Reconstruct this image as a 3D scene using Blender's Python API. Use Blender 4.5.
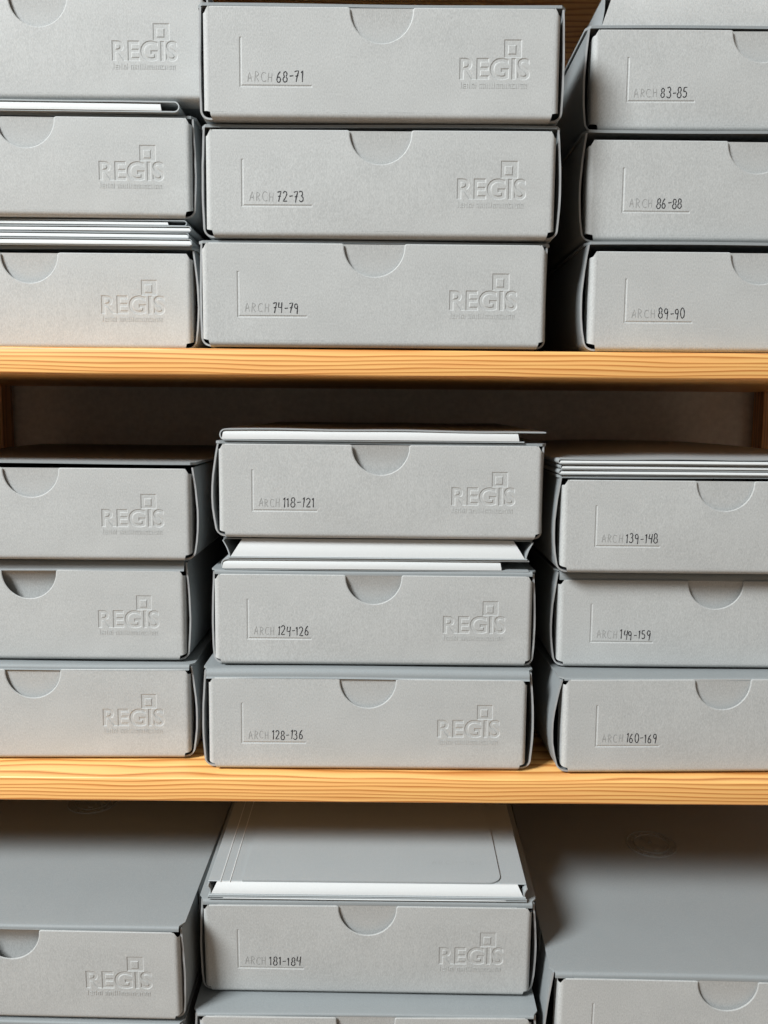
import bpy, bmesh, math, random
import numpy as np
from mathutils import Matrix, Euler, Vector

for _o in list(bpy.data.objects):
    bpy.data.objects.remove(_o)
scene = bpy.context.scene
COL = scene.collection
R = math.radians
PI = math.pi

# ------------------------------------------------------------------ camera
cam_d = bpy.data.cameras.new('camera')
cam = bpy.data.objects.new('camera', cam_d)
COL.objects.link(cam)
cam_d.sensor_fit = 'HORIZONTAL'
cam_d.sensor_width = 36.0
cam_d.lens = 901.9 * 36.0 / 768.0
cam_d.clip_start = 0.02
_m = (Matrix.Rotation(R(-0.142), 4, 'Z') @ Matrix.Rotation(R(90 - 6.5705), 4, 'X')
      @ Matrix.Rotation(R(0.4963), 4, 'Z'))
cam.matrix_world = Matrix.Translation((-0.006, -0.6921, 0.0023)) @ _m
scene.camera = cam

# ------------------------------------------------------------------ light
world = bpy.data.worlds.new('world')
scene.world = world
world.use_nodes = True
bg = world.node_tree.nodes['Background']
bg.inputs['Color'].default_value = (1.0, 0.93, 0.84, 1)
bg.inputs['Strength'].default_value = 0.19


def area(name, loc, target, sx, sy, energy, col):
    d = bpy.data.lights.new(name, 'AREA')
    d.shape = 'RECTANGLE'
    d.size, d.size_y, d.energy, d.color = sx, sy, energy, col
    o = bpy.data.objects.new(name, d)
    COL.objects.link(o)
    o.location = loc
    o.rotation_euler = (Vector(target) - Vector(loc)).to_track_quat('-Z', 'Y').to_euler()
    return o


area('window_daylight', (-2.90, -2.60, 2.85), (0, 0, -0.05), 1.40, 1.40, 392, (0.95, 0.985, 1.0))

scene.view_settings.view_transform = 'Standard'
scene.view_settings.look = 'None'
scene.view_settings.gamma = 1.0
scene.view_settings.use_curve_mapping = False
scene.view_settings.exposure = 0.0


# ------------------------------------------------------------------ materials
def new_mat(name):
    m = bpy.data.materials.new(name)
    m.use_nodes = True
    nt = m.node_tree
    return m, nt, nt.nodes['Principled BSDF']


def nd(nt, t, **kw):
    n = nt.nodes.new(t)
    for k, v in kw.items():
        setattr(n, k, v)
    return n


def ramp(nt, c0, c1, p0=0.0, p1=1.0):
    r = nd(nt, 'ShaderNodeValToRGB')
    r.color_ramp.elements[0].position = p0
    r.color_ramp.elements[1].position = p1
    r.color_ramp.elements[0].color = (*c0, 1)
    r.color_ramp.elements[1].color = (*c1, 1)
    return r


def card_mat(name, base, amp=0.19, rough=0.62, bump=0.35):
    """grey archival card: fibres running up the sheet, faint mottling"""
    m, nt, p = new_mat(name)
    tc = nd(nt, 'ShaderNodeTexCoord')
    mp = nd(nt, 'ShaderNodeMapping')
    mp.inputs['Scale'].default_value = (1500, 700, 620)
    nt.links.new(tc.outputs['Object'], mp.inputs['Vector'])
    n1 = nd(nt, 'ShaderNodeTexNoise')
    n1.inputs['Scale'].default_value = 1.0
    n1.inputs['Detail'].default_value = 3.0
    n1.inputs['Roughness'].default_value = 0.65
    nt.links.new(mp.outputs['Vector'], n1.inputs['Vector'])
    n2 = nd(nt, 'ShaderNodeTexNoise')
    n2.inputs['Scale'].default_value = 28.0
    n2.inputs['Detail'].default_value = 4.0
    nt.links.new(tc.outputs['Object'], n2.inputs['Vector'])
    mx = nd(nt, 'ShaderNodeMix', data_type='FLOAT')
    mx.inputs[0].default_value = 0.22
    nt.links.new(n1.outputs['Fac'], mx.inputs[2])
    nt.links.new(n2.outputs['Fac'], mx.inputs[3])
    r = ramp(nt, tuple(c * (1 - amp) for c in base), tuple(c * (1 + amp) for c in base), 0.3, 0.7)
    nt.links.new(mx.outputs[0], r.inputs['Fac'])
    nt.links.new(r.outputs['Color'], p.inputs['Base Color'])
    b = nd(nt, 'ShaderNodeBump')
    b.inputs['Strength'].default_value = bump
    b.inputs['Distance'].default_value = 0.0004
    nt.links.new(n1.outputs['Fac'], b.inputs['Height'])
    nt.links.new(b.outputs['Normal'], p.inputs['Normal'])
    p.inputs['Roughness'].default_value = rough
    p.inputs['Specular IOR Level'].default_value = 0.35
    return m


def plain(name, col, rough=0.6, spec=0.3):
    m, nt, p = new_mat(name)
    n = nd(nt, 'ShaderNodeTexNoise')
    n.inputs['Scale'].default_value = 160.0
    tc = nd(nt, 'ShaderNodeTexCoord')
    nt.links.new(tc.outputs['Object'], n.inputs['Vector'])
    r = ramp(nt, tuple(c * 0.94 for c in col), tuple(min(1, c * 1.06) for c in col), 0.3, 0.7)
    nt.links.new(n.outputs['Fac'], r.inputs['Fac'])
    nt.links.new(r.outputs['Color'], p.inputs['Base Color'])
    p.inputs['Roughness'].default_value = rough
    p.inputs['Specular IOR Level'].default_value = spec
    return m


def wood_mat(name, light, dark, axis='X', rings=300.0, rough=0.42):
    """pine: growth rings cut along the board, gently wandering"""
    m, nt, p = new_mat(name)
    tc = nd(nt, 'ShaderNodeTexCoord')
    mp = nd(nt, 'ShaderNodeMapping')
    mp.inputs['Scale'].default_value = (1.9, 8, 24) if axis == 'X' else (8, 24, 1.9)
    nt.links.new(tc.outputs['Object'], mp.inputs['Vector'])
    wob = nd(nt, 'ShaderNodeTexNoise')
    wob.inputs['Scale'].default_value = 2.2
    wob.inputs['Detail'].default_value = 2.0
    nt.links.new(mp.outputs['Vector'], wob.inputs['Vector'])
    sep = nd(nt, 'ShaderNodeSeparateXYZ')
    nt.links.new(tc.outputs['Object'], sep.inputs[0])
    a = nd(nt, 'ShaderNodeMath', operation='MULTIPLY')
    nt.links.new(sep.outputs['Z' if axis == 'X' else 'X'], a.inputs[0])
    a.inputs[1].default_value = rings
    yy = nd(nt, 'ShaderNodeMath', operation='MULTIPLY')
    nt.links.new(sep.outputs['Y'], yy.inputs[0])
    yy.inputs[1].default_value = rings * 0.22
    s0 = nd(nt, 'ShaderNodeMath', operation='ADD')
    nt.links.new(a.outputs[0], s0.inputs[0])
    nt.links.new(yy.outputs[0], s0.inputs[1])
    wv = nd(nt, 'ShaderNodeMath', operation='MULTIPLY_ADD')
    nt.links.new(wob.outputs['Fac'], wv.inputs[0])
    wv.inputs[1].default_value = 3.6
    nt.links.new(s0.outputs[0], wv.inputs[2])
    fr = nd(nt, 'ShaderNodeMath', operation='FRACT')
    nt.links.new(wv.outputs[0], fr.inputs[0])
    r = nd(nt, 'ShaderNodeValToRGB')
    els = r.color_ramp.elements
    els[0].position = 0.0
    els[0].color = (*light, 1)
    els[1].position = 1.0
    els[1].color = (*light, 1)
    e = els.new(0.45)
    e.color = (*[l * 0.8 + d * 0.2 for l, d in zip(light, dark)], 1)
    e = els.new(0.80)
    e.color = (*dark, 1)
    e = els.new(0.90)
    e.color = (*[l * 0.7 + d * 0.3 for l, d in zip(light, dark)], 1)
    nt.links.new(fr.outputs[0], r.inputs['Fac'])
    # fine long fibres
    mp2 = nd(nt, 'ShaderNodeMapping')
    mp2.inputs['Scale'].default_value = (12, 900, 900) if axis == 'X' else (900, 900, 12)
    nt.links.new(tc.outputs['Object'], mp2.inputs['Vector'])
    n2 = nd(nt, 'ShaderNodeTexNoise')
    n2.inputs['Scale'].default_value = 1.0
    nt.links.new(mp2.outputs['Vector'], n2.inputs['Vector'])
    mx = nd(nt, 'ShaderNodeMix', data_type='RGBA', blend_type='OVERLAY')
    mx.inputs[0].default_value = 0.25
    nt.links.new(r.outputs['Color'], mx.inputs[6])
    nt.links.new(n2.outputs['Fac'], mx.inputs[7])
    nt.links.new(mx.outputs[2], p.inputs['Base Color'])
    p.inputs['Roughness'].default_value = rough
    b = nd(nt, 'ShaderNodeBump')
    b.inputs['Strength'].default_value = 0.15
    b.inputs['Distance'].default_value = 0.0004
    nt.links.new(n2.outputs['Fac'], b.inputs['Height'])
    nt.links.new(b.outputs['Normal'], p.inputs['Normal'])
    return m


M = dict(
    card=card_mat('grey_archival_card', (0.455, 0.468, 0.462)),
    lid=card_mat('dark_blue_grey_card', (0.275, 0.298, 0.305), amp=0.08),  # lid and shell tone, darker and bluer than the panel card
    folder=card_mat('pale_grey_folder_card', (0.36, 0.39, 0.40), amp=0.05, rough=0.5),
    flap=card_mat('off_white_folder_card', (0.64, 0.66, 0.66), amp=0.03, rough=0.5),
    paper=plain('white_paper', (0.72, 0.72, 0.70)),
    pencil=plain('faint_pencil', (0.30, 0.305, 0.30), 0.5),
    faint=plain('very_faint_pencil', (0.34, 0.36, 0.37), 0.5),
    edge=plain('cut_card_edge', (0.36, 0.37, 0.372), 0.7),
    ink=plain('dark_graphite', (0.035, 0.035, 0.04), 0.45),
    wood=wood_mat('oiled_pine_board', (0.97, 0.55, 0.19), (0.52, 0.17, 0.03)),
    post=wood_mat('oiled_pine_post', (0.66, 0.33, 0.12), (0.36, 0.14, 0.04), axis='Z'),
    wall=plain('grey_wall_paint', (0.86, 0.79, 0.70), 0.8, 0.1),
    floor=plain('brown_floor', (0.30, 0.19, 0.11), 0.5, 0.3),
)


# ------------------------------------------------------------------ helpers
def smooth(me, ang=28):
    me.shade_smooth()
    me.set_sharp_from_angle(angle=R(ang))


def obj(name, me, mat, parent=None, sm=28):
    if isinstance(me, bmesh.types.BMesh):
        bm = me
        bmesh.ops.recalc_face_normals(bm, faces=bm.faces[:])
        me = bpy.data.meshes.new(name)
        bm.to_mesh(me)
        bm.free()
    if sm:
        smooth(me, sm)
    me.materials.clear()
    me.materials.append(M[mat])
    o = bpy.data.objects.new(name, me)
    COL.objects.link(o)
    if parent:
        o.parent = parent
    return o


def thing(name, label, cat, loc, tilt=0, yaw=0, group=None):
    o = bpy.data.objects.new(name, None)
    o.empty_display_size = 0.03
    COL.objects.link(o)
    o.location = loc
    o.rotation_euler = (R(tilt), 0, R(yaw))
    o['label'] = label
    o['category'] = cat
    if group:
        o['group'] = group
    return o


def struct(o, label, cat):
    o['kind'] = 'structure'
    o['label'] = label
    o['category'] = cat


def add_box(bm, x0, x1, y0, y1, z0, z1, bev=0.0, seg=2):
    r = bmesh.ops.create_cube(bm, size=1.0)
    vs = r['verts']
    for v in vs:
        v.co = ((x0 + x1) / 2 + v.co.x * (x1 - x0), (y0 + y1) / 2 + v.co.y * (y1 - y0), (z0 + z1) / 2 + v.co.z * (z1 - z0))
    if bev > 0:
        es = list({e for v in vs for e in v.link_edges})
        bmesh.ops.bevel(bm, geom=es, offset=bev, segments=seg, profile=0.5, affect='EDGES')


def grid_sheet(bm, us, vs, f, t, nrm):
    """sheet with thickness: f(u,v)->point, nrm(u,v)->unit vector towards the back side"""
    front, back = [], []
    for u in us:
        fr, br = [], []
        for v in vs:
            p = Vector(f(u, v))
            n = Vector(nrm(u, v))
            fr.append(bm.verts.new(p))
            br.append(bm.verts.new(p + n * t))
        front.append(fr)
        back.append(br)
    nu, nv = len(us), len(vs)
    for i in range(nu - 1):
        for j in range(nv - 1):
            bm.faces.new((front[i][j], front[i + 1][j], front[i + 1][j + 1], front[i][j + 1]))
            bm.faces.new((back[i][j], back[i][j + 1], back[i + 1][j + 1], back[i + 1][j]))
    for i in range(nu - 1):
        bm.faces.new((front[i][0], back[i][0], back[i + 1][0], front[i + 1][0]))
        bm.faces.new((front[i][-1], front[i + 1][-1], back[i + 1][-1], back[i][-1]))
    for j in range(nv - 1):
        bm.faces.new((front[0][j], front[0][j + 1], back[0][j + 1], back[0][j]))
        bm.faces.new((front[-1][j], back[-1][j], back[-1][j + 1], front[-1][j + 1]))


def profile_sheet(bm, prof, t, ys, warp=None):
    """thin sheet whose cross-section (a polyline prof of 2-D points) is swept along ys.
    prof points -> (a, b); the thickness goes to the left of the path"""
    n = len(prof)
    nrm = []
    for i in range(n):
        a = prof[max(0, i - 1)]
        b = prof[min(n - 1, i + 1)]
        dx, dz = b[0] - a[0], b[1] - a[1]
        l = math.hypot(dx, dz) or 1
        nrm.append((-dz / l, dx / l))
    rows = []
    for y in ys:
        ra, rb = [], []
        for (a, b), (na, nb) in zip(prof, nrm):
            p = (a, y, b)
            q = (a + na * t, y, b + nb * t)
            if warp:
                p = warp(*p)
                q = warp(*q)
            ra.append(bm.verts.new(p))
            rb.append(bm.verts.new(q))
        rows.append((ra, rb))
    for k in range(len(ys) - 1):
        (a0, b0), (a1, b1) = rows[k], rows[k + 1]
        for i in range(n - 1):
            bm.faces.new((a0[i], a0[i + 1], a1[i + 1], a1[i]))
            bm.faces.new((b0[i], b1[i], b1[i + 1], b0[i + 1]))
        bm.faces.new((a0[0], a1[0], b1[0], b0[0]))
        bm.faces.new((a0[-1], b0[-1], b1[-1], a1[-1]))
    for ra, rb in (rows[0], rows[-1]):
        for i in range(n - 1):
            bm.faces.new((ra[i], rb[i], rb[i + 1], ra[i + 1]))


def arc(cx, cz, r, a0, a1, n):
    return [(cx + r * math.cos(R(a0 + (a1 - a0) * i / n)), cz + r * math.sin(R(a0 + (a1 - a0) * i / n))) for i in range(n + 1)]


def linsp(a, b, n):
    return [a + (b - a) * i / (n - 1) for i in range(n)]


# ------------------------------------------------------------------ the front panel template
W = 0.258           # panel width
HP = 0.0765         # panel height of the template
RF = 0.0040         # fold radius at sides and bottom
BV = 0.00070        # softness of the pressed edges
SQ = 0.55            # press marks are shallower than wide
TH = 0.0020         # panel thickness
NR = 0.0226         # thumb notch radius


def text_splines(body, size, xs, ofs, spacing=1.0):
    c = bpy.data.curves.new('tmp_text', 'FONT')
    c.body = body
    c.size = size
    c.offset = ofs
    c.space_character = spacing
    c.resolution_u = 3
    o = bpy.data.objects.new('tmp_text', c)
    COL.objects.link(o)
    dg = bpy.context.evaluated_depsgraph_get()
    dg.update()
    cc = o.evaluated_get(dg).to_curve(dg)
    out = []
    for s in cc.splines:
        if s.type == 'BEZIER':
            pts = []
            bp = s.bezier_points
            n = len(bp)
            for i in range(n):
                p0, p1 = bp[i], bp[(i + 1) % n]
                straight = ((p0.handle_right - p0.co).cross(p1.co - p0.co).length < 1e-9 and
                            (p1.handle_left - p1.co).cross(p1.co - p0.co).length < 1e-9)
                k = 1 if straight else 4
                for j in range(k):
                    t = j / k
                    q = ((1 - t) ** 3) * p0.co + 3 * t * (1 - t) ** 2 * p0.handle_right + 3 * t * t * (1 - t) * p1.handle_left + t ** 3 * p1.co
                    pts.append((q.x, q.y))
        else:
            pts = [(p.co.x, p.co.y) for p in s.points]
        out.append(pts)
    bpy.data.objects.remove(o)
    bpy.data.curves.remove(c)
    # fit to xs = (x0, x1, y0, y1)
    ax = [p[0] for s in out for p in s]
    ay = [p[1] for s in out for p in s]
    x0, x1, y0, y1 = xs
    sx = (x1 - x0) / (max(ax) - min(ax))
    sy = (y1 - y0) / (max(ay) - min(ay))
    return [[(x0 + (px - min(ax)) * sx, y0 + (py - min(ay)) * sy) for px, py in s] for s in out]


def rect(x0, x1, y0, y1):
    return [(x0, y0), (x1, y0), (x1, y1), (x0, y1)]


LX = -W / 2         # left edge of the panel


def panel_template():
    loops = []
    xi = W / 2 - RF
    # outline with the thumb notch
    out = [(-xi + 0.001, RF), (xi - 0.001, RF), (xi, RF + 0.0012), (xi, HP - 0.0012), (xi - 0.0015, HP)]
    a = [(NR * math.cos(R(t)), HP - 0.0016 + (NR * 1.0) * math.sin(R(t))) for t in linsp(0, -180, 37)]
    out += [(NR + 0.0016, HP), (NR + 0.0004, HP - 0.0005)] + a + [(-NR - 0.0004, HP - 0.0005), (-NR - 0.0016, HP)]
    out += [(-xi + 0.0015, HP), (-xi, HP - 0.0012), (-xi, RF + 0.0012)]
    loops.append(out)
    # pressed corner line of the label field
    lx, lz, w = LX + 0.0270, 0.0222, 0.0006
    loops.append([(lx, lz), (lx + 0.0515, lz), (lx + 0.0515, lz + w), (lx + w, lz + w), (lx + w, lz + 0.033), (lx, lz + 0.033)])
    # logo: lettering, square with an inner square left standing
    x0, x1 = LX + 0.1862, LX + 0.2360
    loops += text_splines('REGIS', 0.019, (x0, x1, 0.0284, 0.0424), 0.0009, 1.0)
    sx, sz = LX + 0.2182, 0.0437
    loops.append(rect(sx, sx + 0.0116, sz, sz + 0.0112))
    loops.append(rect(sx + 0.0021, sx + 0.0083, sz + 0.0016, sz + 0.0082)[::-1])
    c = bpy.data.curves.new('tmp_panel', 'CURVE')
    c.dimensions = '2D'
    c.fill_mode = 'BOTH'
    c.extrude = TH / 2 - BV
    c.bevel_depth = BV
    c.bevel_resolution = 0
    c.offset = -BV
    for l in loops:
        s = c.splines.new('POLY')
        s.points.add(len(l) - 1)
        for p, q in zip(s.points, l):
            p.co = (q[0], q[1], 0, 1)
        s.use_cyclic_u = True
    o = bpy.data.objects.new('tmp_panel', c)
    COL.objects.link(o)
    dg = bpy.context.evaluated_depsgraph_get()
    dg.update()
    me = bpy.data.meshes.new_from_object(o.evaluated_get(dg))
    bpy.data.objects.remove(o)
    bpy.data.curves.remove(c)
    bm = bmesh.new()
    bm.from_mesh(me)
    bpy.data.meshes.remove(me)
    bmesh.ops.remove_doubles(bm, verts=bm.verts[:], dist=1e-6)
    # curve plane (x, y) -> panel (x, z); curve +z is the front (towards -y)
    for v in bm.verts:
        v.co = (v.co.x, (TH / 2 - v.co.z) * SQ, v.co.y)
    for ax, lo, hi, n in ((0, -xi, xi, 20), (2, RF, HP, 7)):
        for i in range(1, n):
            q = lo + (hi - lo) * i / n + 1.7e-5
            co = Vector((0, 0, 0))
            co[ax] = q
            no = Vector((0, 0, 0))
            no[ax] = 1
            bmesh.ops.bisect_plane(bm, geom=bm.verts[:] + bm.edges[:] + bm.faces[:], dist=1e-7, plane_co=co, plane_no=no)
    # side folds
    for s in (-1, 1):
        pr = [(s * (xi - BV * 1.2), 0)] + [(s * (xi + RF * math.sin(R(t))), RF - RF * math.cos(R(t))) for t in linsp(0, 90, 8)]
        pr += [(s * W / 2, 0.010), (s * W / 2, 0.018)]
        zs = linsp(RF + 0.0008, HP - 0.0038, 9)
        rows = []
        for k, z in enumerate(zs):
            row = []
            for i, (x, y) in enumerate(pr):
                f = max(0, (i - 1)) / (len(pr) - 2)
                zz = z + (0.0018 * f if k == 0 else 0) - (0.001 * f if k == len(zs) - 1 else 0)
                if k == len(zs) - 1:
                    zz = zz + 0.0038 * (1 - min(1, f * 3)) 
                row.append(bm.verts.new((x, y, zz)))
            rows.append(row)
        for a_, b_ in zip(rows, rows[1:]):
            for i in range(len(pr) - 1):
                bm.faces.new((a_[i], a_[i + 1], b_[i + 1], b_[i]) if s > 0 else (a_[i + 1], a_[i], b_[i], b_[i + 1]))
    # bottom fold
    pr = [(0, RF + BV * 1.2)] + [(RF - RF * math.cos(R(t)), RF - RF * math.sin(R(t))) for t in linsp(0, 90, 8)] + [(0.02, 0)]
    xs = linsp(-xi + 0.0006, xi - 0.0006, 21)
    rows = [[bm.verts.new((x - math.copysign(0.0018 * i / (len(pr) - 1), x) * (1 if k in (0, 20) else 0), y, z)) for i, (y, z) in enumerate(pr)] for k, x in enumerate(xs)]
    for a_, b_ in zip(rows, rows[1:]):
        for i in range(len(pr) - 1):
            bm.faces.new((a_[i], b_[i], b_[i + 1], a_[i + 1]))
    me = bpy.data.meshes.new('front_panel_template')
    bm.to_mesh(me)
    bm.free()
    return me


PANEL = panel_template()


def plate(x0, x1, z0, z1, y, nx, nz):
    bm = bmesh.new()
    g = [[bm.verts.new((x, y, z)) for z in linsp(z0, z1, nz)] for x in linsp(x0, x1, nx)]
    for i in range(nx - 1):
        for j in range(nz - 1):
            bm.faces.new((g[i][j], g[i + 1][j], g[i + 1][j + 1], g[i][j + 1]))
    me = bpy.data.meshes.new('plate')
    bm.to_mesh(me)
    bm.free()
    return me


LOGO = plate(LX + 0.183, LX + 0.239, 0.0255, 0.058, 0.00040, 7, 5)
MARK = plate(LX + 0.024, LX + 0.081, 0.020, 0.059, 0.00038, 7, 5)

# tagline under the logo: tiny pressed strokes, too small to be read
def tagline():
    rnd = random.Random(4)
    bm = bmesh.new()
    x = LX + 0.1865
    z0 = 0.0221
    while x < LX + 0.2352:
        k = rnd.choice('lnitnhisncnelin')
        h = 0.0031 if k not in 'lt' else 0.0042
        wd = 0.0019 if k in 'nhoceu' else 0.0009
        if k in 'lit':
            bars = [(0, 0.0005, 0, h)]
        elif k in 'nhu':
            bars = [(0, 0.0005, 0, h), (wd - 0.0005, wd, 0, h), (0, wd, h - 0.0005, h) if k in 'nh' else (0, wd, 0, 0.0005)]
        elif k == 's':
            bars = [(0, 0.0009, 0, 0.0005), (0, 0.0009, h - 0.0005, h)]
        else:
            bars = [(0, 0.0005, 0, h), (0, wd, 0, 0.0005), (0, wd, h - 0.0005, h)]
            if k == 'o':
                bars.append((wd - 0.0005, wd, 0, h))
            if k == 'e':
                bars.append((0, wd, h * 0.42, h * 0.42 + 0.0005))
        for (a, b, c, d) in bars:
            add_box(bm, x + a, x + b, -0.00020, 0.0003, z0 + c, z0 + d)
        x += wd + 0.0008 + (0.0013 if rnd.random() < 0.08 else 0)
    me = bpy.data.meshes.new('tagline')
    bm.to_mesh(me)
    bm.free()
    return me


TAG = tagline()

# ------------------------------------------------------------------ hand lettering
def A(cx, cy, rx, ry, a0, a1, n=8):
    return [(cx + rx * math.cos(R(t)), cy + ry * math.sin(R(t))) for t in linsp(a0, a1, n + 1)]


GLY = {
    '0': [A(.28, .5, .25, .48, 95, 455, 14)],
    '1': [[(.05, .78), (.22, .98), (.2, .5), (.18, 0)]],
    '2': [A(.26, .75, .24, .23, 170, -30, 8) + [(.3, .35), (.04, .03), (.56, .05)]],
    '3': [A(.22, .76, .22, .22, 150, -80, 8) + A(.22, .27, .27, .27, 80, -150, 9)],
    '4': [[(.12, .95), (.04, .45), (.48, .5)], [(.5, .95), (.46, .4), (.44, -.08)]],
    '5': [[(.52, .97), (.12, .95), (.08, .58)] + A(.24, .3, .27, .29, 110, -140, 9)],
    '6': [[(.46, .98), (.2, .72), (.05, .3)] + A(.27, .24, .22, .24, 170, 500, 12)],
    '7': [[(.02, .88), (.5, .96), (.36, .5), (.24, -.05)], [(.14, .47), (.5, .52)]],
    '8': [A(.28, .74, .2, .22, -60, 240, 11) + A(.27, .25, .25, .25, 110, 430, 12)],
    '9': [A(.25, .7, .21, .24, 20, 370, 12) + [(.44, .4), (.36, -.1)]],
    '-': [[(.06, .46), (.5, .5)]],
    'A': [[(0, 0), (.24, .98), (.5, 0)], [(.1, .36), (.42, .4)]],
    'R': [[(.06, 0), (.08, .95)] + A(.12, .72, .32, .24, 80, -80, 7) + [(.5, 0)]],
    'C': [A(.34, .48, .32, .48, 50, 310, 10)],
    'H': [[(.06, 0), (.08, .95)], [(.48, 0), (.5, .95)], [(.08, .48), (.48, .5)]],
}


def handwriting(text, x0, x1, z0, h, wd, seed, yf, flat=False):
    """ribbon strokes on the face y=yf(x,z); flat=True lays them on a lid (x, y) with height yf"""
    rnd = random.Random(seed)
    adv = [{'1': 0.72, '-': 0.95}.get(c, 1.12) for c in text]
    unit_w = (x1 - x0) / sum(adv)
    st = unit_w * 1.0
    bm = bmesh.new()
    xc = x0
    for i, ch in enumerate(text):
        x0 = xc - i * st
        xc += adv[i] * unit_w
        dx, dz = rnd.uniform(-.05, .05) * st, rnd.uniform(-.06, .06) * h
        sc, sl = rnd.uniform(.92, 1.06), rnd.uniform(-.06, .10)
        for s in GLY[ch]:
            pts = [(x0 + i * st + dx + (a + sl * b) * st * 1.45 * sc, z0 + dz + b * h * sc) for a, b in s]
            q = []
            for k in range(len(pts) - 1):
                p0, p1, p2, p3 = pts[max(0, k - 1)], pts[k], pts[k + 1], pts[min(len(pts) - 1, k + 2)]
                for t in (0, 0.5):
                    q.append(tuple(.5 * (2 * p1[d] + (p2[d] - p0[d]) * t + (2 * p0[d] - 5 * p1[d] + 4 * p2[d] - p3[d]) * t * t + (3 * p1[d] - p0[d] - 3 * p2[d] + p3[d]) * t ** 3) for d in (0, 1)))
            q.append(pts[-1])
            prev = None
            for k, (x, z) in enumerate(q):
                a, b = q[max(0, k - 1)], q[min(len(q) - 1, k + 1)]
                tx, tz = b[0] - a[0], b[1] - a[1]
                l = math.hypot(tx, tz) or 1
                w = wd * (0.9 + 0.2 * math.sin(k * 1.3 + i)) / 2
                u = (-tz / l * w, tx / l * w)
                pr = []
                for sg in (1, -1):
                    X, Z = x + sg * u[0], z + sg * u[1]
                    pr.append(bm.verts.new((X, Z, yf(X, Z)) if flat else (X, yf(X, Z) - 0.00010, Z)))
                if prev:
                    bm.faces.new((prev[0], prev[1], pr[1], pr[0]))
                prev = pr
    return bm


# ------------------------------------------------------------------ archive box
FOOT = 0.0012
TK = 0.0014         # card thickness of the outer shell


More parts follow.
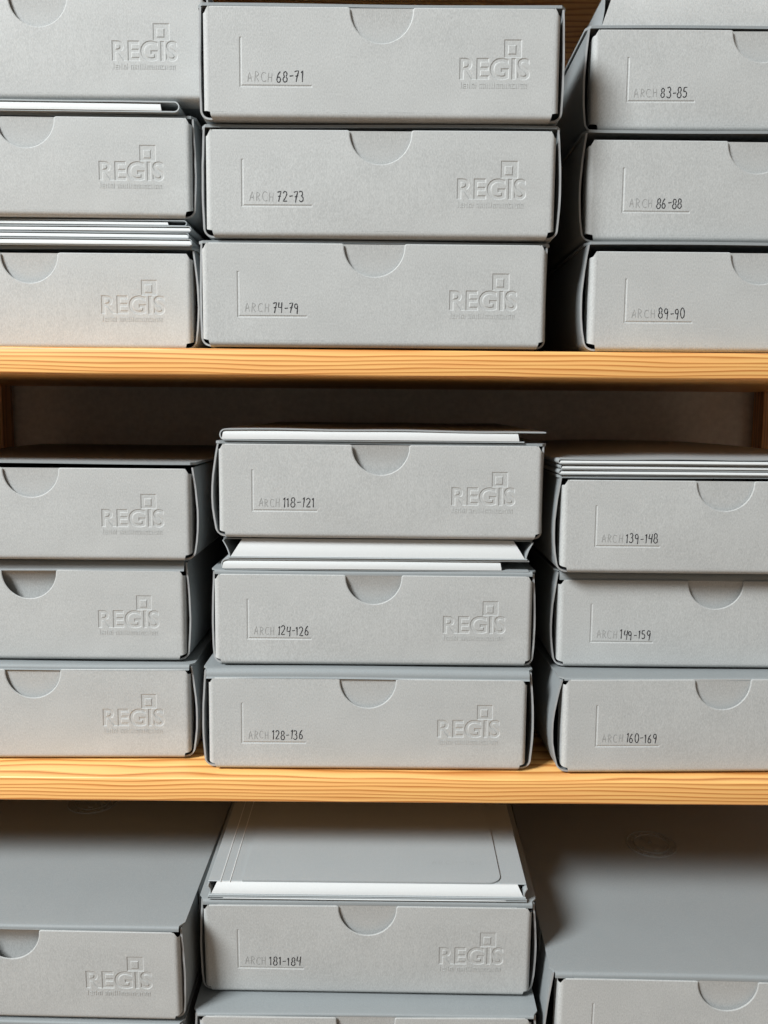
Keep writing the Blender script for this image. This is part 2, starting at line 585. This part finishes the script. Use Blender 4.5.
def archive_box(name, label, x, y, z, yaw, hp, lip=0.004, num=None, bl=0.002, br=0.002, depth=0.38, tilt=0.0,
                flap_in=0.0030, lift=0.0, seal=False, seed=0, emb=True, dome=0.0, wide=0.0, field=True, roll=True):
    """z is the underside of the box; the front panel stands FOOT above it.  y is the panel face."""
    rnd = random.Random(seed * 7 + 3)
    root = thing('archive_box', label, 'box', (x, y, z), tilt, yaw, 'grey archive boxes on the shelves')
    zt = FOOT + hp + lip                       # top of the closed lid
    k1, k2, k3 = (rnd.uniform(-1, 1) for _ in range(3))
    ph = rnd.uniform(0, 6)

    def warp_y(px, pz):                         # how far the panel stands off the flat
        u, v = px / (W / 2), pz / hp
        return -0.0010 * (1 - u * u) * math.sin(PI * min(1, max(0, v))) * (0.6 + 0.6 * k1) + 0.0006 * k2 * math.sin(2.3 * u + ph) * v + 0.0008 * k3 * (1 - v) * u

    def warped(src, nm):
        me = src.copy()
        me.name = nm
        n = len(me.vertices)
        co = np.empty(n * 3, dtype=np.float32)
        me.vertices.foreach_get('co', co)
        co = co.reshape(-1, 3)
        if hp < 0.09:
            co[:, 2] *= hp / HP
        else:                                   # deep box: the press marks keep their distance to the top
            zz = co[:, 2]
            co[:, 2] = np.where(zz > 0.012, zz + hp - HP, zz)
        for i in range(n):
            co[i, 1] += warp_y(co[i, 0], co[i, 2])
        co[:, 2] += FOOT
        me.vertices.foreach_set('co', co.ravel())
        me.update()
        return me

    panel = obj('front_panel', warped(PANEL, 'front_panel'), 'card', root, 24)
    if emb:
        obj('embossed_logo', warped(LOGO, 'embossed_logo'), 'card', panel)
        obj('embossed_tagline', warped(TAG, 'embossed_tagline'), 'card', panel, 0)
    if field:
        obj('label_corner_line', warped(MARK, 'label_corner_line'), 'card', panel)
    if num:
        yf = lambda a, b: warp_y(a, b - FOOT)
        zb = FOOT + 0.0258 * hp / HP
        o = obj('pencil_lettering', handwriting('ARCH', LX + 0.0325, LX + (0.0515 if len(num) < 6 else 0.0498), zb, 0.0066, 0.0005, seed, yf), 'pencil', panel, 0)
        o['label'] = 'faint pencil letters reading ARCH'
        n = len(num)
        o = obj('reference_number', handwriting(num, LX + (0.0530 if n < 6 else 0.0515), LX + (0.0530 + 0.0208 if n < 6 else 0.0515 + 0.0262), zb - 0.0004, 0.0076, 0.00082, seed + 50, yf), 'ink', panel, 0)
        o['label'] = 'dark handwritten number ' + num

    # outer shell: bottom and two sides bent from one sheet, plus the back
    hx = W / 2 + 0.0012 + wide
    rc = 0.0065
    ztw = zt - (TK if roll else 0.0021) - 0.0004
    prof = ([(-hx, q) for q in linsp(ztw, rc + TK, 9)] + arc(-hx + rc, rc + TK, rc, 180, 270, 6)[1:] +
            [(q, TK) for q in linsp(-hx + rc, hx - rc, 9)[1:-1]] + arc(hx - rc, rc + TK, rc, 270, 360, 6) +
            [(hx, q) for q in linsp(rc + TK, ztw, 9)[1:]])
    prof = prof[::-1]

    def wp(px, py, pz):
        v = min(1, max(0, pz / zt))
        fade = max(0.25, 1 - py / depth * 1.3)
        s = math.sin(PI * v ** 0.85) * fade
        e = abs(px) / hx
        if px < -hx * 0.8:
            px -= bl * s * (1 if e > 0.97 else 0.5)
        elif px > hx * 0.8:
            px += br * s * (1 if e > 0.97 else 0.5)
        j = 0.0004 * math.sin(pz * 420 + ph * 3) + 0.0003 * math.sin(px * 95 + ph)
        if py < 0.01:
            py += j
        return (px, py, pz)
    bm = bmesh.new()
    profile_sheet(bm, prof, -TK, [0.0042, 0.02, 0.06, 0.12, 0.2, 0.3, depth - 0.001], wp)
    add_box(bm, -hx + 0.001, hx - 0.001, depth - 0.002, depth, TK, ztw)
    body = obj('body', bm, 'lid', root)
    body.data.materials.append(M['edge'])
    for f in body.data.polygons:
        if f.normal.y < -0.7 and f.center.y < 0.02:
            f.material_index = 1

    # lid: top sheet rolling over the front edge
    rl = max(0.0016, min(0.0055, lip * 0.72))
    y0 = TH * SQ + 0.0004
    tl = TK if roll else 0.0021
    lidw = hx + TK + 0.0004
    pr = [(depth, 0), (depth * 0.8, 0), (depth * 0.6, 0), (depth * 0.45, 0), (depth * 0.3, 0), (depth * 0.18, 0), (0.03, 0), (y0 + rl + 0.005, 0)]
    pr += [(y0 + rl - rl * math.sin(R(t)), -rl + rl * math.cos(R(t))) for t in linsp(0, 90, 6)]
    if not roll:
        pr[-6:] = [(y0 + 0.0022, 0)]
    else:
        pr += [(y0, min(-rl - 0.0005, FOOT + hp - zt - 0.0006))]
    xs = linsp(-lidw, lidw, 15)

    def lz(px, py, d):
        u = px / lidw
        v = py / depth
        w = lift * max(0, 1 - v * 1.6) * (0.6 + 0.4 * math.cos(u * 1.2 + k1)) + dome * (1 - u * u) * math.sin(PI * min(1, v * 0.92 + 0.04))
        w += 0.0004 * math.sin(3 * u + ph) * max(0, 1 - v * 3)
        return zt + d + w

    def lid_pt(px, i):
        # side edges stay a touch behind the front corners
        py, d = pr[i]
        inset = 0.0035 if (abs(px) > lidw * 0.99 and i > 7) else 0
        return (px - math.copysign(inset, px), py, lz(px, py, d))
    bm = bmesh.new()
    rows = []
    for px in xs:
        a, b = [], []
        for i in range(len(pr)):
            p = Vector(lid_pt(px, i))
            a0, b0 = pr[max(0, i - 1)], pr[min(len(pr) - 1, i + 1)]
            dy, dz = b0[0] - a0[0], b0[1] - a0[1]
            l = math.hypot(dy, dz)
            nv = Vector((0, -dz / l, dy / l))
            if nv.z > 0 or (abs(nv.z) < 1e-6 and nv.y < 0):
                nv = -nv
            a.append(bm.verts.new(p))
            b.append(bm.verts.new(p + nv * tl))
        rows.append((a, b))
    for (a0, b0), (a1, b1) in zip(rows, rows[1:]):
        for i in range(len(pr) - 1):
            bm.faces.new((a0[i], a0[i + 1], a1[i + 1], a1[i]))
            bm.faces.new((b0[i], b1[i], b1[i + 1], b0[i + 1]))
        bm.faces.new((a0[0], a1[0], b1[0], b0[0]))
        bm.faces.new((a0[-1], b0[-1], b1[-1], a1[-1]))
    for a, b in (rows[0], rows[-1]):
        for i in range(len(pr) - 1):
            bm.faces.new((a[i], b[i], b[i + 1], a[i + 1]))
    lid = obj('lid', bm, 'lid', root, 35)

    # tuck flap behind the panel, seen in the thumb notch
    bm = bmesh.new()
    zh = FOOT + hp - 0.0003
    grid_sheet(bm, linsp(-W / 2 + 0.012, W / 2 - 0.012, 9), linsp(zh - 0.034, zh, 5),
               lambda u, v: (u, y0 + max(0, flap_in - y0) * min(1, (zh - v) / 0.012) + 0.0002 * math.sin(u * 30 + ph), v), 0.0012, lambda u, v: (0, 1, 0))
    obj('tuck_flap', bm, 'card', lid)

    # folded side flap of the lid peeping out along the right edge
    if seal:
        for s in (-1, 1):
            bm = bmesh.new()
            grid_sheet(bm, linsp(0.055, depth * 0.66, 7), linsp(0, 1, 4),
                       lambda u, v, s=s: (s * (lidw + 0.0004 + 0.0022 * math.sin(PI * v) * math.sin(PI * (u - 0.03) / (depth * 0.7))), u, zt - 0.0005 - 0.022 * v),
                       0.0010, lambda u, v, s=s: (-s, 0, 0))
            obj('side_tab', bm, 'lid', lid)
        # round blind-embossed seal in the middle of the lid
        bm = bmesh.new()
        cx, cy = seal

        def ring(r0, r1, h, a0=0, a1=360, n=48):
            tt = linsp(a0, a1, n + 1)
            vs = []
            for t in tt:
                c, s_ = math.cos(R(t)), math.sin(R(t))
                row = []
                for rr, hh in ((r0, -0.0006), (r0 + 0.0004, h), (r1 - 0.0004, h), (r1, -0.0006)):
                    X, Y = cx + rr * c, cy + rr * s_
                    row.append(bm.verts.new((X, Y, lz(X, Y, 0) + hh)))
                vs.append(row)
            for a, b in zip(vs, vs[1:]):
                for i in range(3):
                    bm.faces.new((a[i], b[i], b[i + 1], a[i + 1]))
        ring(0.0225, 0.0242, 0.0010)
        ring(0.0160, 0.0170, 0.0010)
        for t in range(0, 360, 18):
            if t % 90 != 0:
                ring(0.0182, 0.0212, 0.0009, t, t + 9, 3)
        for t, r0, r1 in ((70, 0.002, 0.014), (110, 0.003, 0.0135), (200, 0.004, 0.013), (320, 0.004, 0.0135), (265, 0.003, 0.0125)):
            ring(r0, r1, 0.0010, t, t + 22, 4)
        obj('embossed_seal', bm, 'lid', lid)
    return root


# ------------------------------------------------------------------ folders
def folder(label, x, y, z, w, d, th, spine=-1, f0=0.002, f1=0.004, lift=0.0, yaw=0, tilt=0, t=0.0010, seed=0, over=0.0, lean=0.0, dome=0.0,
           group='grey card folders between the boxes', drop=0.0):
    """cover wrapped round one long side; a pale front flap closes the end.  (x, y, z): front centre of the underside"""
    root = thing('card_folder', label, 'folder', (x, y, z), tilt, yaw, group)
    rnd = random.Random(seed)
    ph = rnd.uniform(0, 6)
    r = th / 2
    hx = w / 2
    pts = [(hx + over, th)] + [(q, th) for q in linsp(hx * 0.9, -hx + r, 12)] + arc(-hx + r, r, r, 90, 270, 8)[1:-1] + [(q, 0) for q in linsp(-hx + r, hx, 10)]
    if spine > 0:
        pts = [(-a, b) for a, b in pts][::-1]

    def wp(px, py, pz):
        v = (px * -spine + hx) / w
        if pz > th * 0.55:
            pz += lift * v * v * max(0, 1 - py / d * 1.2) + 0.0003 * math.sin(px * 60 + ph) * (1 if lift else 0.3) + dome * math.sin(PI * min(1, max(0, v))) * math.sin(PI * min(1, py / d * 0.8 + 0.02))
        return (px, py, pz)
    bm = bmesh.new()
    profile_sheet(bm, pts, t, linsp(0, d, 7), wp)
    obj('cover', bm, 'folder', root)
    a, b = -hx + f0, hx - f1
    if spine > 0:
        a, b = -b, -a
    bm = bmesh.new()
    zt_ = th - t - 0.0003
    n = 14

    def fl(u, v):
        cx = (a + b) / 2
        xx = cx + (u - cx) * (1 - 0.010 * v)
        bow = 0.0012 * math.sin(PI * (u - a) / (b - a))
        return (xx, -0.0002 - bow * 0.4 + lean * v + 0.002 * (v ** 3), t + 0.0002 + (zt_ - t - 0.0002) * v)
    grid_sheet(bm, linsp(a, b, n), linsp(0, 1, 6), fl, 0.0009, lambda u, v: (0, 1, 0))
    obj('front_flap', bm, 'flap', root)
    bm = bmesh.new()
    add_box(bm, a + 0.004, b - 0.004, 0.0085, d - 0.01, t + 0.0003, zt_ - 0.0004)
    obj('paper_stack', bm, 'paper', root, 0)
    return root


def portfolio(label, x, y, z, w, d, th, yaw=0, tilt=0, cover=True, splay=0.005, cutx=0.009, top=True, flapmat='flap'):
    """three-flap portfolio: base, splayed side flaps, trapezoid front flap, cover"""
    root = thing('flap_portfolio', label, 'folder', (x, y, z), tilt, yaw, 'grey card folders between the boxes')
    hx = w / 2
    t = 0.0010
    bm = bmesh.new()
    add_box(bm, -hx - 0.001, hx + 0.001, -0.0006, d, 0, t, 0.0004, 1)
    obj('base_sheet', bm, 'folder', root)
    for s in (-1, 1):
        bm = bmesh.new()
        grid_sheet(bm, linsp(0.0, d, 6), linsp(0, 1, 5),
                   lambda u, v: (s * (hx + splay * v - 0.0008 * math.sin(PI * v)), u + 0.0006, t + (th - 2 * t - 0.0003) * v), t, lambda u, v: (-s, 0, 0))
        obj('side_flap', bm, 'folder', root)
    bm = bmesh.new()

    def fl(u, v):
        xx = u * (hx - 0.0012 - cutx * v)
        return (xx, 0.0006 + 0.0040 * v ** 1.6, t + 0.0002 + (th - t - 0.0004) * v)
    grid_sheet(bm, linsp(-1, 1, 14), linsp(0, 1, 6), fl, 0.0009, lambda u, v: (0, 1, 0))
    obj('front_flap', bm, flapmat, root)
    bm = bmesh.new()
    add_box(bm, -hx + 0.014, hx - 0.014, 0.012, d - 0.012, t + 0.0002, th - t - 0.0006)
    obj('paper_stack', bm, 'paper', root, 0)
    if top:
        bm = bmesh.new()
        add_box(bm, -hx - splay, hx + splay, 0.0058, d, th - t, th, 0.0004, 1)
        obj('cover', bm, 'folder', root)
    return root


# ------------------------------------------------------------------ setting
Z1, Z2, DZ = 0.0461, -0.2925, 0.3386
BT = 0.0200
TILT = 3.6
Z3 = -0.5478        # upper front edge of the lowest board (rests on pegs one hole too high at the back)
XL, XR = -0.4705, 0.4600
YB = 0.452
ZF = -1.25

bm = bmesh.new()
add_box(bm, -2.2, 2.2, 0.460, 0.50, ZF, 1.2)
struct(obj('wall_back', bm, 'wall', None, 0), 'plain grey wall behind the wooden shelves', 'wall')
for nm, xa, xb in (('wall_left', -0.66, -0.53), ('wall_right', 0.535, 0.66)):  # unseen side panels added to block light and darken the shelf edges
    bm = bmesh.new()
    add_box(bm, xa, xb, -0.005, 0.4595, ZF, 1.2)
    struct(obj(nm, bm, 'wall', None, 0), 'added grey light blocker on the %s side of the shelves, out of view' % nm[5:], 'wall')
bm = bmesh.new()
add_box(bm, -2.2, 2.2, -3.0, 0.50, ZF - 0.03, ZF)
struct(obj('floor', bm, 'floor', None, 0), 'brown floor under the shelf unit', 'floor')

unit = thing('shelf_unit', 'oiled pine shelf unit holding stacks of grey archive boxes', 'shelf', (0, 0, ZF))


def part_at(o, loc, rot=(0, 0, 0)):
    o.location = (loc[0], loc[1], loc[2] - ZF)
    o.rotation_euler = rot
    return o


def board():
    bm = bmesh.new()
    add_box(bm, XL + 0.001, XR - 0.001, 0, YB - 0.002, -BT, 0, 0.0016, 3)
    return bm


b0 = part_at(obj('shelf_board', board(), 'wood', unit, 40), (0, 0, Z1))
for zz, rx in ((Z1 + 0.385, 0), (Z2, 0), (Z3, R(TILT))):
    o = b0.copy()
    COL.objects.link(o)
    o.parent = unit
    me = b0.data.copy()
    # another piece of timber: shift the mesh inside the object so the grain differs
    sh = 0.37 * (zz + 1.3)
    for v in me.vertices:
        v.co.z += sh
    o.data = me
    part_at(o, (0, sh * math.sin(rx), zz - sh * math.cos(rx)), (rx, 0, 0))
p0 = None
for xx in (XL - 0.044, XR):
    for yy in (0.006, 0.4185):
        bm = bmesh.new()
        add_box(bm, 0, 0.044, 0, 0.0315, 0, 1.95, 0.002, 2)
        part_at(obj('upright_post', bm, 'post', unit, 40), (xx, yy, ZF))

# ------------------------------------------------------------------ archive boxes
# (key, label, x, y, z of panel foot, yaw, panel height, options)
def B(label, x, y, zp, yaw, hp, nxt=None, **k):
    """zp: foot of the front panel; nxt: underside of what lies on the lid"""
    z = zp - FOOT
    if nxt is not None:
        k['lip'] = nxt - 0.0003 - (zp + hp)
    return archive_box('archive_box', label, x, y, z, yaw, hp, **k)


S1, S2 = Z1 + 0.0003, Z2 + 0.0003
# upper shelf, left stack
B('grey archive box standing on the upper pine board, under four thin folders', -0.2880, 0.0434, S1 + FOOT, -0.25, 0.0752, lip=0.0055, roll=False, seed=3, br=0.004, flap_in=0.003)
B('grey archive box in the left stack of the upper shelf, lying on four folders', -0.2870, 0.0414, 0.1506, 0.96, 0.0756, lip=0.0030, roll=False, seed=2, br=0.002)
B('grey archive box cut by the top left corner, lying on one thin folder', -0.2746, 0.0434, 0.2394, -0.15, 0.0779, lip=0.004, roll=False, seed=1, br=0.002)
# upper shelf, middle stack
B('grey archive box marked 74-79, standing on the upper pine board', -0.0133, -0.0020, S1 + FOOT, 0, 0.0762, 0.1264, num='74-79', roll=False, seed=6, bl=0.001, br=-0.0005)
B('grey archive box marked 72-73, second in the middle stack of the upper shelf', -0.0092, -0.0041, 0.1276, -0.65, 0.0768, 0.2095, num='72-73', roll=False, seed=5, bl=0.0016, br=0.0028, wide=0.001)
B('grey archive box marked 68-71, topmost of the middle stack on the upper shelf', -0.0091, -0.0077, 0.2107, -0.25, 0.0774, lip=0.0035, num='68-71', roll=False, seed=4, bl=0.001, br=0.0014, wide=0.0016)
# upper shelf, right stack
B('grey archive box marked 89-90, at the foot of the right stack on the upper shelf', 0.2812, 0.0124, S1 + FOOT, -0.17, 0.0748, 0.1306, num='89-90', roll=False, seed=9, bl=0.0050, br=0.003, wide=0.0005)
B('grey archive box marked 86-88, second in the right stack of the upper shelf', 0.2790, 0.0235, 0.1318, -0.16, 0.0752, 0.2160, num='86-88', roll=False, seed=8, bl=0.0042, br=0.003, wide=0.0005)
B('grey archive box marked 83-85, with a thick portfolio lying on it', 0.2825, 0.0350, 0.2172, -0.75, 0.0747, lip=0.0045, num='83-85', roll=False, seed=7, bl=0.0030, br=0.003, wide=0.002)
# middle shelf, left stack
B('grey archive box at the foot of the left stack on the middle shelf', -0.2933, 0.0334, S2 + FOOT, 0.9, 0.0766, -0.2107, seed=12, br=0.0045)
B('grey archive box in the middle shelf\'s left stack, with a deep shadowed thumb notch', -0.2979, 0.0444, -0.2095, -0.42, 0.0766, -0.1245, seed=11, br=0.003, flap_in=0.0095)
B('grey archive box topmost in the middle shelf\'s left stack, its lid gaping', -0.2903, 0.0360, -0.1233, 0, 0.0755, lip=0.0032, lift=0.0022, roll=False, seed=10, br=0.0045)
# middle shelf, middle stack
B('grey archive box marked 128-136, standing on the middle pine board', -0.0161, 0.0150, S2 + FOOT, -0.18, 0.0762, -0.2079, num='128-136', seed=15, bl=0.0026, br=0.0032, wide=0.0022)
B('grey archive box marked 124-126, under two pale folders', -0.0122, 0.0253, -0.2067, -0.21, 0.0749, lip=0.0030, num='124-126', seed=14, bl=0.0016, br=0.0022, flap_in=0.006)
B('grey archive box marked 118-121, topmost of the middle stack on the middle shelf', -0.0073, 0.0230, -0.1018, -0.36, 0.0751, lip=0.0022, num='118-121', roll=False, seed=13, bl=0.0055, br=-0.0005, flap_in=0.005)
# middle shelf, right stack
B('grey archive box marked 160-169, standing on the middle pine board', 0.2705, 0.0145, S2 + FOOT, 2.03, 0.0783, -0.2118, num='160-169', seed=18, bl=0.0075, br=0.002)
B('grey archive box marked 149-159, second in the right stack of the middle shelf', 0.2699, 0.0390, -0.2106, 0, 0.0738, -0.1294, num='149-159', seed=17, bl=0.0048, br=0.002, flap_in=0.0045)
B('grey archive box marked 139-148, with three folders lying on it', 0.2670, 0.0218, -0.1282, -0.12, 0.0752, lip=0.0036, num='139-148', roll=False, seed=16, bl=0.0050, br=0.002, flap_in=0.002)

# lowest shelf, tilted
ct, stn = math.cos(R(TILT)), math.sin(R(TILT))
def zs3(y):
    return Z3 + y * math.tan(R(TILT))
LT = dict(tilt=TILT)
hJ = 0.0850
zJ = zs3(-0.0385) + 0.0004
B('grey archive box at the lower picture edge, under the box marked 181-184', -0.0153, -0.0385, zJ + FOOT, -0.15, hJ - FOOT - 0.0012, seed=22, lip=0.0012, bl=0.002, br=0.002, wide=0.002, **LT)
zH = zJ + hJ / ct + 0.0166 * math.tan(R(TILT)) + 0.0004
B('grey archive box marked 181-184, with a portfolio lying on it', -0.0146, -0.0219, zH + FOOT, -0.44, 0.0772, lip=0.0035, num='181-184', seed=20, bl=0.002, br=0.0035, wide=0.0006, **LT)
zG2 = zs3(-0.0448) + 0.0005
B('grey archive box under the bottom left box, barely in view', -0.2870, -0.0420, zG2 + FOOT, -1.0, 0.0765, lip=0.0025, seed=23, **LT)
zG = zG2 + (FOOT + 0.0765 + 0.0025) / ct + 0.0008
B('grey archive box at the bottom left, its wide lid bearing a round seal', -0.2854, -0.0448, zG + FOOT, -1.2, 0.0755, lip=0.0030, seed=19, seal=(0.0, 0.19), dome=0.001, flap_in=0.0095, **LT)
zI = zs3(-0.0414) + 0.0005
B('grey archive box at the bottom right, its dark lid bearing a round seal', 0.2622, -0.0414, zI + FOOT, -1.5, 0.1175, lip=0.0036, seed=21, seal=(-0.009, 0.188), dome=0.001, bl=0.006, wide=0.003, **LT)

# ------------------------------------------------------------------ folders
z = S1 + FOOT + 0.0752 + 0.0055 + 0.0003
ths = (0.0056, 0.0050, 0.0048, 0.0046)
lab = ('lowest of the four thin folders in the upper left stack, bulging at the front', 'second from below of the four thin folders in the upper left stack',
       'third from below of the four thin folders in the upper left stack', 'topmost of the four thin folders in the upper left stack')
tot = 0.1506 - FOOT - z
for i, (th, l) in enumerate(zip(ths, lab)):
    h = tot * th / sum(ths) - 0.0002
    folder(l, -0.288 + (0.002, -0.001, 0.001, -0.003)[i], 0.0425 + (0, .002, .003, .004)[i], z, 0.256, 0.355, h, spine=1, f0=0.0005 + (0, 0, 0, 0.014)[i], f1=0.003, seed=i, yaw=(0, .4, -.3, .3)[i], t=0.0007)
    z += h + 0.0002
z = 0.1506 + 0.0756 + 0.0030 + 0.0003
folder('thin folder with a pale edge between the two upper boxes at the top left', -0.293, 0.040, z, 0.254, 0.355, 0.2394 - FOOT - z - 0.0003, spine=1, f0=0.014, f1=0.003, seed=9, yaw=0.5)
# on box 83-85
portfolio('thick grey portfolio cut by the top picture edge at the right', 0.2880, 0.0420, 0.2172 + 0.0747 + 0.0045 + 0.0004, 0.256, 0.36, 0.024, yaw=-0.6, splay=-0.002, cutx=0.008, flapmat='card')
# between 124-126 and 118-121
z = -0.2067 + 0.0749 + 0.0030 + 0.0003
folder('thin pale folder directly on the box marked 124-126', -0.0112, 0.0275, z, 0.249, 0.355, 0.0092, spine=-1, f0=0.001, f1=0.022, seed=21, yaw=-0.2)
z += 0.0092 + 0.0003
portfolio('thicker pale portfolio right under the box marked 118-121', -0.0090, 0.0270, z, 0.240, 0.355, -0.1018 - FOOT - z - 0.0004, yaw=-0.25, splay=0.0055, cutx=0.009)
# on 118-121
z = -0.1018 + 0.0751 + 0.0022 + 0.0003
folder('open pale folder on top of the box marked 118-121, its cover gaping to the right', -0.0145, 0.0250, z, 0.242, 0.35, 0.0096, spine=-1, f0=0.002, f1=0.004, lift=-0.0010, over=0.017, seed=31, yaw=-0.4)
# on 139-148
z = -0.1282 + 0.0752 + 0.0036 + 0.0003
for i, l in enumerate(('lowest of the three thin folders on the box marked 139-148', 'middle one of the three thin folders on the box marked 139-148', 'topmost of the three thin folders on the box marked 139-148')):
    folder(l, 0.2655 + (0, 0.001, -0.001)[i], 0.0250 - (0.001, 0.001, 0.003)[i], z, 0.262, 0.365, 0.0040, spine=-1, f0=0.001, f1=0.004, seed=40 + i, yaw=(-.1, .3, 0)[i], lift=(0, 0, 0.001)[i], t=0.0006, dome=(0, 0, 0.007)[i])
    z += 0.0043

# portfolio with its loose cover on the box marked 181-184
yP, dP = -0.0195, 0.33
zP = zH + (FOOT + 0.0772 + 0.0035 + 0.0004) / ct + (yP + 0.0219) * math.tan(R(TILT))
yPo = yP - 0.083 * stn
folder('thin worn folder between the box marked 181-184 and the portfolio above it', -0.0150, yPo - 0.001, zP, 0.250, 0.33, 0.0020, spine=-1, f0=0.012, f1=0.016, seed=50, t=0.0005, tilt=TILT, yaw=-0.4)
zP += 0.0023
pf = portfolio('pale grey portfolio with a round-cornered cover on the box marked 181-184', -0.0150, yPo, zP, 0.247, dP, 0.0090, tilt=TILT, yaw=-0.4, splay=0.002, cutx=0.004)
bm = bmesh.new()
x0, x1, y0_, y1_, rr = -0.0985, 0.1055, 0.0050, dP - 0.01, 0.010
ol = [(x0, y1_), (x0, y0_)] + [(x1 - rr + a * rr, y0_ + rr + b * rr) for a, b in [(math.sin(R(t)), -math.cos(R(t))) for t in linsp(0, 90, 8)]] + [(x1, y1_)]
top = [bm.verts.new((a, b, 0.0103)) for a, b in ol]
bot = [bm.verts.new((a, b, 0.0091)) for a, b in ol]
bm.faces.new(top)
bm.faces.new(bot[::-1])
for i in range(len(ol)):
    j = (i + 1) % len(ol)
    bm.faces.new((top[i], bot[i], bot[j], top[j]))
cf = obj('cover_flap', bm, 'folder', pf)
o = obj('pencil_lettering', handwriting('ARCH-180'.replace('-', '-'), 0.052, 0.094, 0.030, 0.0055, 0.0005, 77, lambda a, b: 0.01036, flat=True), 'faint', cf, 0)
o['label'] = 'very faint pencil reference on the cover'
for dx in (0.0075, 0.0150):
    bm = bmesh.new()
    add_box(bm, -0.1235 + dx, -0.1235 + dx + 0.0008, 0.004, dP - 0.005, 0.0089, 0.0094, 0.0002, 1)
    obj('crease_line', bm, 'flap', pf, 0)
